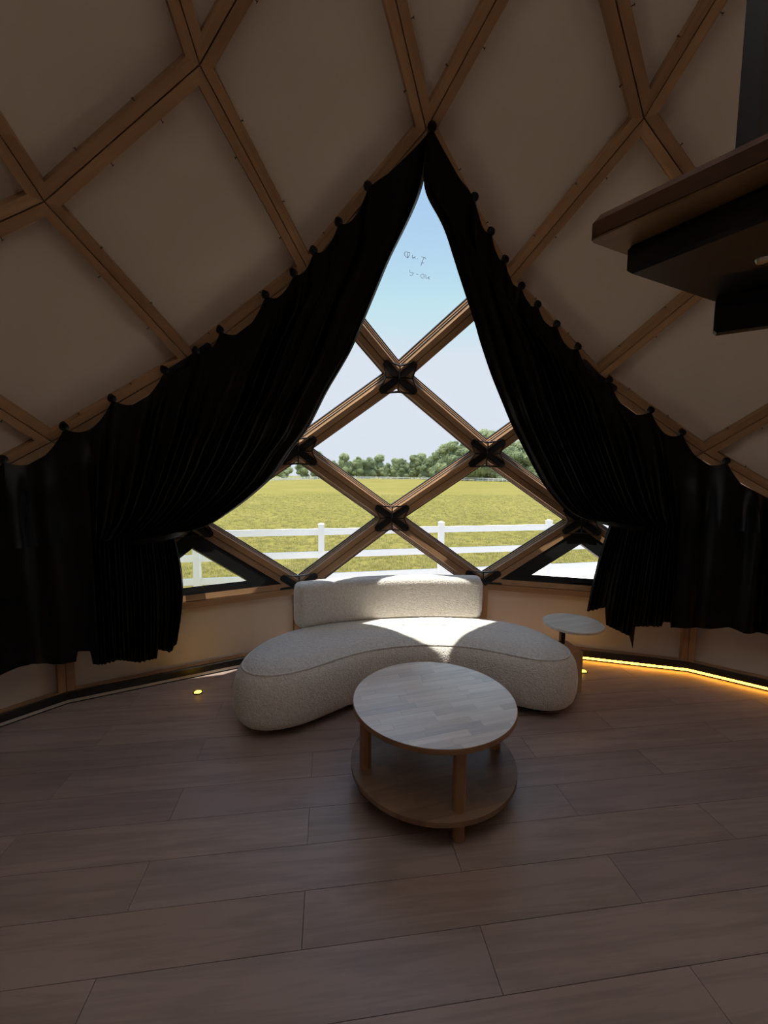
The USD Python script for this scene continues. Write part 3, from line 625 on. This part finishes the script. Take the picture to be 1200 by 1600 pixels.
# ------------------------------------------------------------------ side table
st = thing('side_table', 'small round pale side table on a wood block right of the sofa', 'side table')
SC = (1.252, 3.402)
m = flat(lathe([(0, 0.484), (0.209, 0.484), (0.2145, 0.489), (0.2145, 0.501), (0.211, 0.505), (0, 0.505)], 72, (*SC, 0)))
obj('tabletop', m, MAT['pale_top'], st, uv=np.c_[m.vertices[:, 0] * math.cos(.2) + m.vertices[:, 1] * math.sin(.2), -m.vertices[:, 0] * math.sin(.2) + m.vertices[:, 1] * math.cos(.2)])
obj('stem', bx((1.222, 3.49, 0.397), (0.032, 0.032, 0.176)), MAT['steel_black'], st)
bl = trimesh.creation.box((0.135, 0.215, 0.31)); bl.apply_translation((1.2225, 3.4225, 0.155))
bl = hull([(v_ - A([1.2225, 3.4225, .155])) * k + A([1.2225, 3.4225, .155]) for v_ in bl.vertices for k in (A([1, 1, .985]), A([1, .98, 1]), A([.97, 1, 1]))]); bl = flat(bl)
obj('block', bl, MAT['block_oak'], st, uv=board_uv(bl, (0, 0, 1), 3))

# ------------------------------------------------------------------ loft stair overhead
P0 = A([-0.047, 1.318, 2.05]); D1 = A([0.492, -0.871, 0]); E2 = A([0.945, 0.326, 0])
def at(a, b, z): return P0 + D1 * a + E2 * b + A([0, 0, z])
def slab2(a0, a1, b0, b1, za, zb, round_r=0.0):
    pl_ = []
    cs = [(a0, b0), (a1, b0), (a1, b1), (a0, b1)]
    if round_r:
        ctr = [(a0 + round_r, b0 + round_r), (a1 - round_r, b0 + round_r), (a1 - round_r, b1 - round_r), (a0 + round_r, b1 - round_r)]
        for q, (x, y) in enumerate(ctr):
            for k in range(5):
                t = math.radians(180 + 90 * q + 90 * k / 4); pl_.append((x + round_r * math.cos(t), y + round_r * math.sin(t)))
    else: pl_ = cs
    return hull([at(x, y, z) for x, y in pl_ for z in (za, zb)])
stair = thing('loft_stair', 'overhead wooden stair tread on black steel at the top right', 'staircase')
def soft_slab(a0, a1, b0, b1, za, zb, r):      # top edge and upright corners eased
    lo = slab2(a0, a1, b0, b1, za, zb - r, r); hi = slab2(a0 + r * .7, a1 - r * .7, b0 + r * .7, b1 - r * .7, zb - .001, zb, r * .6)
    return hull(np.vstack([lo.vertices, hi.vertices]))
m = flat(soft_slab(0.0, 0.85, 0.0, 0.5, 0.004, 0.045, 0.014)); tag(obj('tread', m, MAT['tread_wood'], stair, uv=board_uv(m, D1, 2)), 'thick dark reddish wood tread')
m = flat(slab2(0.002, 0.85, 0.002, 0.5, 0.0, 0.004, 0.012)); tag(obj('underside', m, MAT['tread_lit_under'], stair, uv=board_uv(m, D1, 4)), 'underside of the tread, same wood painted paler as if lit')
obj('tread_bracket', hull([at(x, y, z) for x, y, z in ((.028, .084, 0), (.8, .012, 0), (.8, .56, 0), (.028, .56, 0), (.025, .079, -.008), (.8, .008, -.008), (.8, .565, -.008), (.025, .565, -.008), (.025, .079, -.046), (.8, .008, -.046), (.8, .565, -.046), (.025, .565, -.046), (.032, .085, -.053), (.8, .014, -.053), (.8, .56, -.053), (.032, .56, -.053))]), MAT['steel_black'], stair)
BC, B1 = A([0.321, 1.409, 1.997]), A([0.7536, -0.6574, 0]); B2 = A([B1[1], -B1[0], 0]); B2 = B2 if B2 @ (CAM - BC) > 0 else -B2
obj('spine_beam', hull([BC + B1 * a + B2 * b * 0.16 + A([0, 0, z]) for a, b, z in ((0.003, .003, 0), (.42, .003, 0), (.42, .16, 0), (0.003, .16, 0), (0, 0, -.006), (.42, 0, -.006), (.42, .16, -.006), (0, .16, -.006), (0, 0, -.072), (.42, 0, -.072), (.42, .16, -.072), (0, .16, -.072), (.006, .006, -.078), (.42, .006, -.078), (.42, .16, -.078), (.006, .16, -.078))]), MAT['steel_black'], stair)
obj('baluster', slab2(0.214, 0.240, 0.018, 0.048, 0.044, 1.0), MAT['steel_black'], stair)
obj('column', lathe([(0, 0), (0.045, 0), (0.045, 2.0), (0, 2.0)], 32, (*at(0.30, 0.58, 0)[:2], 0)), MAT['steel_black'], stair, smooth=30)
b = lathe([(0, -0.006), (0.009, -0.006), (0.011, 0.0), (0, 0.0)], 20, at(0.177, 0.214, -0.053)); obj('bolt', b, MAT['bolt_steel'], stair)

# ------------------------------------------------------------------ outdoors
GZ = -0.5
gx = np.r_[np.linspace(-260, -30, 24), np.linspace(-25, 30, 56), np.linspace(35, 260, 24)]; gy = np.r_[np.linspace(-60, 3, 12), np.linspace(4, 60, 90), np.linspace(65, 420, 60)]
XX, YY = np.meshgrid(gx, gy); ZZ = GZ + (meshkit.fbm(np.stack([XX * .15, YY * .15, XX * 0], -1), 3) - 0.5) * 0.10 * np.clip((YY - 9) / 10, 0, 1)
ii = np.arange(XX.size).reshape(XX.shape)
q = np.stack([ii[:-1, :-1], ii[:-1, 1:], ii[1:, 1:], ii[1:, :-1]], -1).reshape(-1, 4)
tag(obj('meadow_ground', (np.c_[XX.ravel(), YY.ravel(), ZZ.ravel()], q), MAT['meadow'], None, smooth=True), 'dry yellow-green meadow stretching to the far trees', 'meadow', kind='structure')
tag(obj('terrace', prism([(-1.7, 4.5), (12, 4.5), (12, 10.5), (5.2, 9.86), (0.83, 9.42), (-1.7, 9.16)], GZ - 0.1, GZ + 0.03), MAT['deck'], None), 'pale sunlit terrace strip outside the window', 'terrace', kind='structure')
tag(obj('dome_plinth', lathe([(0, -0.6), (4.5, -0.6), (4.5, -0.15), (0, -0.15)], 64), MAT['shell'], None), 'low round base under the dome', 'plinth', kind='structure')
fence = thing('white_fence', 'near white three-rail ranch fence running across the meadow', 'fence')
PX = [-2.84 - 2.25 * 3, -2.84 - 4.5, -2.84 - 2.25, -2.82, -0.752, 1.49, 3.763, 6.02, 8.28, 10.5]
def fy(x): return 8.095 + 0.0975 * x
for i, x in enumerate(PX):
    p = bx((x, fy(x), (GZ + 0.70) / 2), (0.105, 0.105, 1.2)); capm = hull([(x + sx * r_, fy(x) + sy * r_, z) for sx in (-1, 1) for sy in (-1, 1) for r_, z in ((0.058, 0.70), (0.058, 0.712), (0.01, 0.735))])
    o = obj('post', p, MAT['paint_white'], fence); obj('cap', capm, MAT['paint_white'], o)
    if i < len(PX) - 1:
        x1 = PX[i + 1]
        for z in (0.575, 0.165, -0.235):
            a_, b_ = A([x + .05, fy(x) - .0, z]), A([x1 - .05, fy(x1), z])
            obj('rail', bar(a_, b_, 0.038, 0.115, (0, 0, 1)), MAT['paint_white'], fence)
FF = A([(-60, 70), (-28.5, 101.7), (-16.6, 120.4), (-5.2, 150.4), (5, 170), (20.8, 179.2), (46, 165), (56, 140), (59.6, 115.8), (65, 95), (90, 60)], float)
seg = np.r_[0, np.cumsum(np.linalg.norm(np.diff(FF, axis=0), axis=1))]; pp = np.arange(0, seg[-1], 2.6)
fx, fyy = np.interp(pp, seg, FF[:, 0]), np.interp(pp, seg, FF[:, 1])
far = thing('far_fence', 'distant white rail fence along the foot of the tree line', 'fence')
tag(obj('posts', join(bx((x, y, GZ + 0.62), (0.16, 0.16, 1.25)) for x, y in zip(fx, fyy)), MAT['paint_white'], far), kind='stuff')
tag(obj('rails', join(bar((fx[i], fyy[i], GZ + z), (fx[i + 1], fyy[i + 1], GZ + z), 0.05, 0.17, (0, 0, 1)) for i in range(len(fx) - 1) for z in (0.35, 0.72, 1.1)), MAT['paint_white'], far), kind='stuff')

def tree_mesh(sd, h, wid, nleaf):
    rg = np.random.default_rng(sd); blobs = []
    for k in range(34):
        f = rg.uniform(0.07, 0.93); rad = wid * (1 - max(0, (f - 0.35) / 0.65) ** 1.6 * 0.8)
        an_ = rg.uniform(0, 2 * np.pi); d = rad * rg.uniform(0.15, 0.8)
        blobs.append((d * math.cos(an_), d * math.sin(an_), f * h, wid * rg.uniform(0.20, 0.36)))
    blobs += [(0, 0, h * 0.3, wid * 0.7), (0, 0, h * 0.55, wid * 0.6), (0, 0, h * 0.93, wid * 0.16)]; B = A(blobs)
    core = []
    for x, y, z, r in B:
        s = trimesh.creation.icosphere(2, r * 0.85); s.vertices *= A([1, 1, 0.85]); s.vertices += (meshkit.fbm(s.vertices * 2.2 / max(r, .3) + x, 3)[:, None] - .5) * r * 0.9 * s.vertices / np.linalg.norm(s.vertices, axis=1, keepdims=True); s.apply_translation((x, y, z)); core.append(s)
    pick = rg.integers(len(B), size=nleaf); u = rg.normal(size=(nleaf, 3)); u /= np.linalg.norm(u, axis=1, keepdims=True)
    c = B[pick, :3] + u * (B[pick, 3] * rg.uniform(0.78, 1.18, nleaf))[:, None] * A([1, 1, .85]); c[:, 2] = np.maximum(c[:, 2], 0.2)
    t1 = rg.normal(size=(nleaf, 3)); t1 /= np.linalg.norm(t1, axis=1, keepdims=True); t2 = np.cross(t1, u); t2 /= np.linalg.norm(t2, axis=1, keepdims=True) + 1e-9
    sz = rg.uniform(0.12, 0.30, nleaf)[:, None] * h / 10
    vv = np.stack([c - t1 * sz, c + t2 * sz * .6, c + t1 * sz, c - t2 * sz * .6], 1).reshape(-1, 3); ff = np.arange(nleaf * 4).reshape(-1, 4)
    lv = trimesh.Trimesh(vv, np.vstack([ff[:, [0, 1, 2]], ff[:, [0, 2, 3]]]), process=False)
    trunk = tube([(0, 0, 0), (0.1, 0, h * .2), (0, .1, h * .45), (0, 0, h * .7)], 0.02 * h, 7)
    return join(core), lv, trunk
TREES = [(-7.3, 199.5, 12.6, 2), (-0.3, 198.2, 8.5, 0), (4.2, 198.0, 11.5, 1), (10.6, 197.1, 10.4, 0), (16.1, 201.5, 10.3, 2), (21.4, 206.0, 11.5, 1), (24.2, 195.2, 7.6, 0), (28.0, 194.9, 9.4, 1), (31.0, 194.6, 9.7, 2), (36.9, 194.0, 11.5, 0), (40.5, 198.7, 12.1, 1), (41.4, 188.3, 9.6, 2), (44.5, 188.2, 12.5, 0), (46.4, 183.0, 13.6, 2), (48.1, 177.9, 15.3, 1), (50.0, 172.7, 16.5, 0), (51.6, 167.3, 15.4, 2), (53.6, 157.1, 16.6, 0), (55.2, 152.0, 18.3, 1), (59.4, 156.6, 19.1, 2), (59.3, 146.1, 14.2, 0), (60.6, 140.7, 12.2, 2), (66.1, 145.3, 14.2, 1), (67.6, 139.9, 12.3, 0), (69.0, 134.5, 11.4, 2),
         (-14, 190, 10.5, 0), (-20, 170, 10, 1), (-24, 152, 9.5, 2), (-29, 140, 9, 0), (-36, 128, 9, 1), (-43, 118, 9, 2), (72, 124, 12, 1), (75, 112, 11.5, 0), (79, 102, 11, 2), (84, 92, 11, 1), (13.5, 205, 9, 1), (7.5, 206, 8.5, 2), (34, 203, 9.5, 0), (-3.5, 206, 9, 1), (63, 152, 15, 1)]
order = np.argsort([math.atan2(x - CAM[0], y - CAM[1]) for x, y, _, _ in TREES])
kinds = [('leaf_mid', 'mid-green'), ('leaf_pale', 'pale green'), ('leaf_dark', 'darker green')]
protos = {}
for rank, ti in enumerate(order):
    x, y, h, kd = TREES[ti]
    place = 'left stretch' if rank < 14 else ('middle stretch' if rank < 26 else 'tall right stretch')
    base_rank = rank if rank < 14 else (rank - 14 if rank < 26 else rank - 26)
    lab = f'{kinds[kd][1]} far tree, {ORD[base_rank]} from left in the {place} of the tree line'
    if kd not in protos:
        core, lv, trunk = tree_mesh(40 + kd, 10.0, 3.6 + 0.3 * kd, 16000)
        t = thing('field_tree', lab, 'tree', (x, y, GZ), 37 * rank % 360, group='trees of the far tree line')
        UsdGeom.Xform(t).AddScaleOp().Set(Gf.Vec3f(*([h / 10.0] * 3)))
        obj('crown', core, MAT[kinds[kd][0]], t, smooth=False); obj('leaves', lv, MAT[kinds[kd][0]], t); obj('trunk', trunk, MAT['bark'], t)
        tag(stage.GetPrimAtPath(str(t.GetPath()) + '/leaves'), kind='stuff'); protos[kd] = t
    else: copy_of(protos[kd], lab, (x, y, GZ), 61 * rank % 360, h / 10.0)

# grass: tufts in the near meadow, uncountable
def tuft(sd, n, hgt):
    rg = np.random.default_rng(sd); v, f = [], []
    for k in range(n):
        a_ = rg.uniform(0, 2 * np.pi); p = rg.normal(size=2) * 0.045; h = hgt * rg.uniform(.5, 1.2); w = 0.004; le = rg.uniform(.1, .9) * h
        d = A([math.cos(a_), math.sin(a_)]); s_ = A([-d[1], d[0]]) * w; b0 = len(v)
        v += [[*(p - s_), 0], [*(p + s_), 0], [*(p + d * le * .35 + s_ * .8), h * .6], [*(p + d * le * .35 - s_ * .8), h * .6], [*(p + d * le), h]]
        f += [[b0, b0 + 1, b0 + 2], [b0, b0 + 2, b0 + 3], [b0 + 3, b0 + 2, b0 + 4]]
    return trimesh.Trimesh(v, f, process=False)
pi = UsdGeom.PointInstancer.Define(stage, '/World/meadow_grass'); tag(pi.GetPrim(), 'short dry grass tufts over the near meadow', 'grass', kind='stuff')
pr = []
for i, (mt, hh) in enumerate((('grass_straw', .07), ('grass_green', .06), ('grass_straw', .05))):
    pr.append(obj('tuft', tuft(90 + i, 16, hh), MAT[mt], pi.GetPrim()).GetPath())
pi.CreatePrototypesRel().SetTargets(pr)
ng = 42000; rg = np.random.default_rng(3)
yy = 8.6 + 36 * rg.uniform(0, 1, ng) ** 1.7; xx = (rg.uniform(-1, 1, ng)) * (6 + yy * 0.8)
ok = ~((xx > -1.7) & (yy < 9.33 + 0.101 * xx)); xx, yy = xx[ok], yy[ok]
zz = GZ + (meshkit.fbm(np.stack([xx * .15, yy * .15, xx * 0], -1), 3) - 0.5) * 0.10 * np.clip((yy - 9) / 10, 0, 1)
pi.CreatePositionsAttr(np.c_[xx, yy, zz - 0.004].astype(np.float32)); pi.CreateProtoIndicesAttr(rg.integers(0, 3, len(xx)).astype(np.int32))
an_ = rg.uniform(0, np.pi, len(xx)); pi.CreateOrientationsAttr([Gf.Quath(float(math.cos(t)), 0, 0, float(math.sin(t))) for t in an_])
sc_ = rg.uniform(.6, 1.5, len(xx)); pi.CreateScalesAttr(np.repeat(sc_[:, None], 3, 1).astype(np.float32))
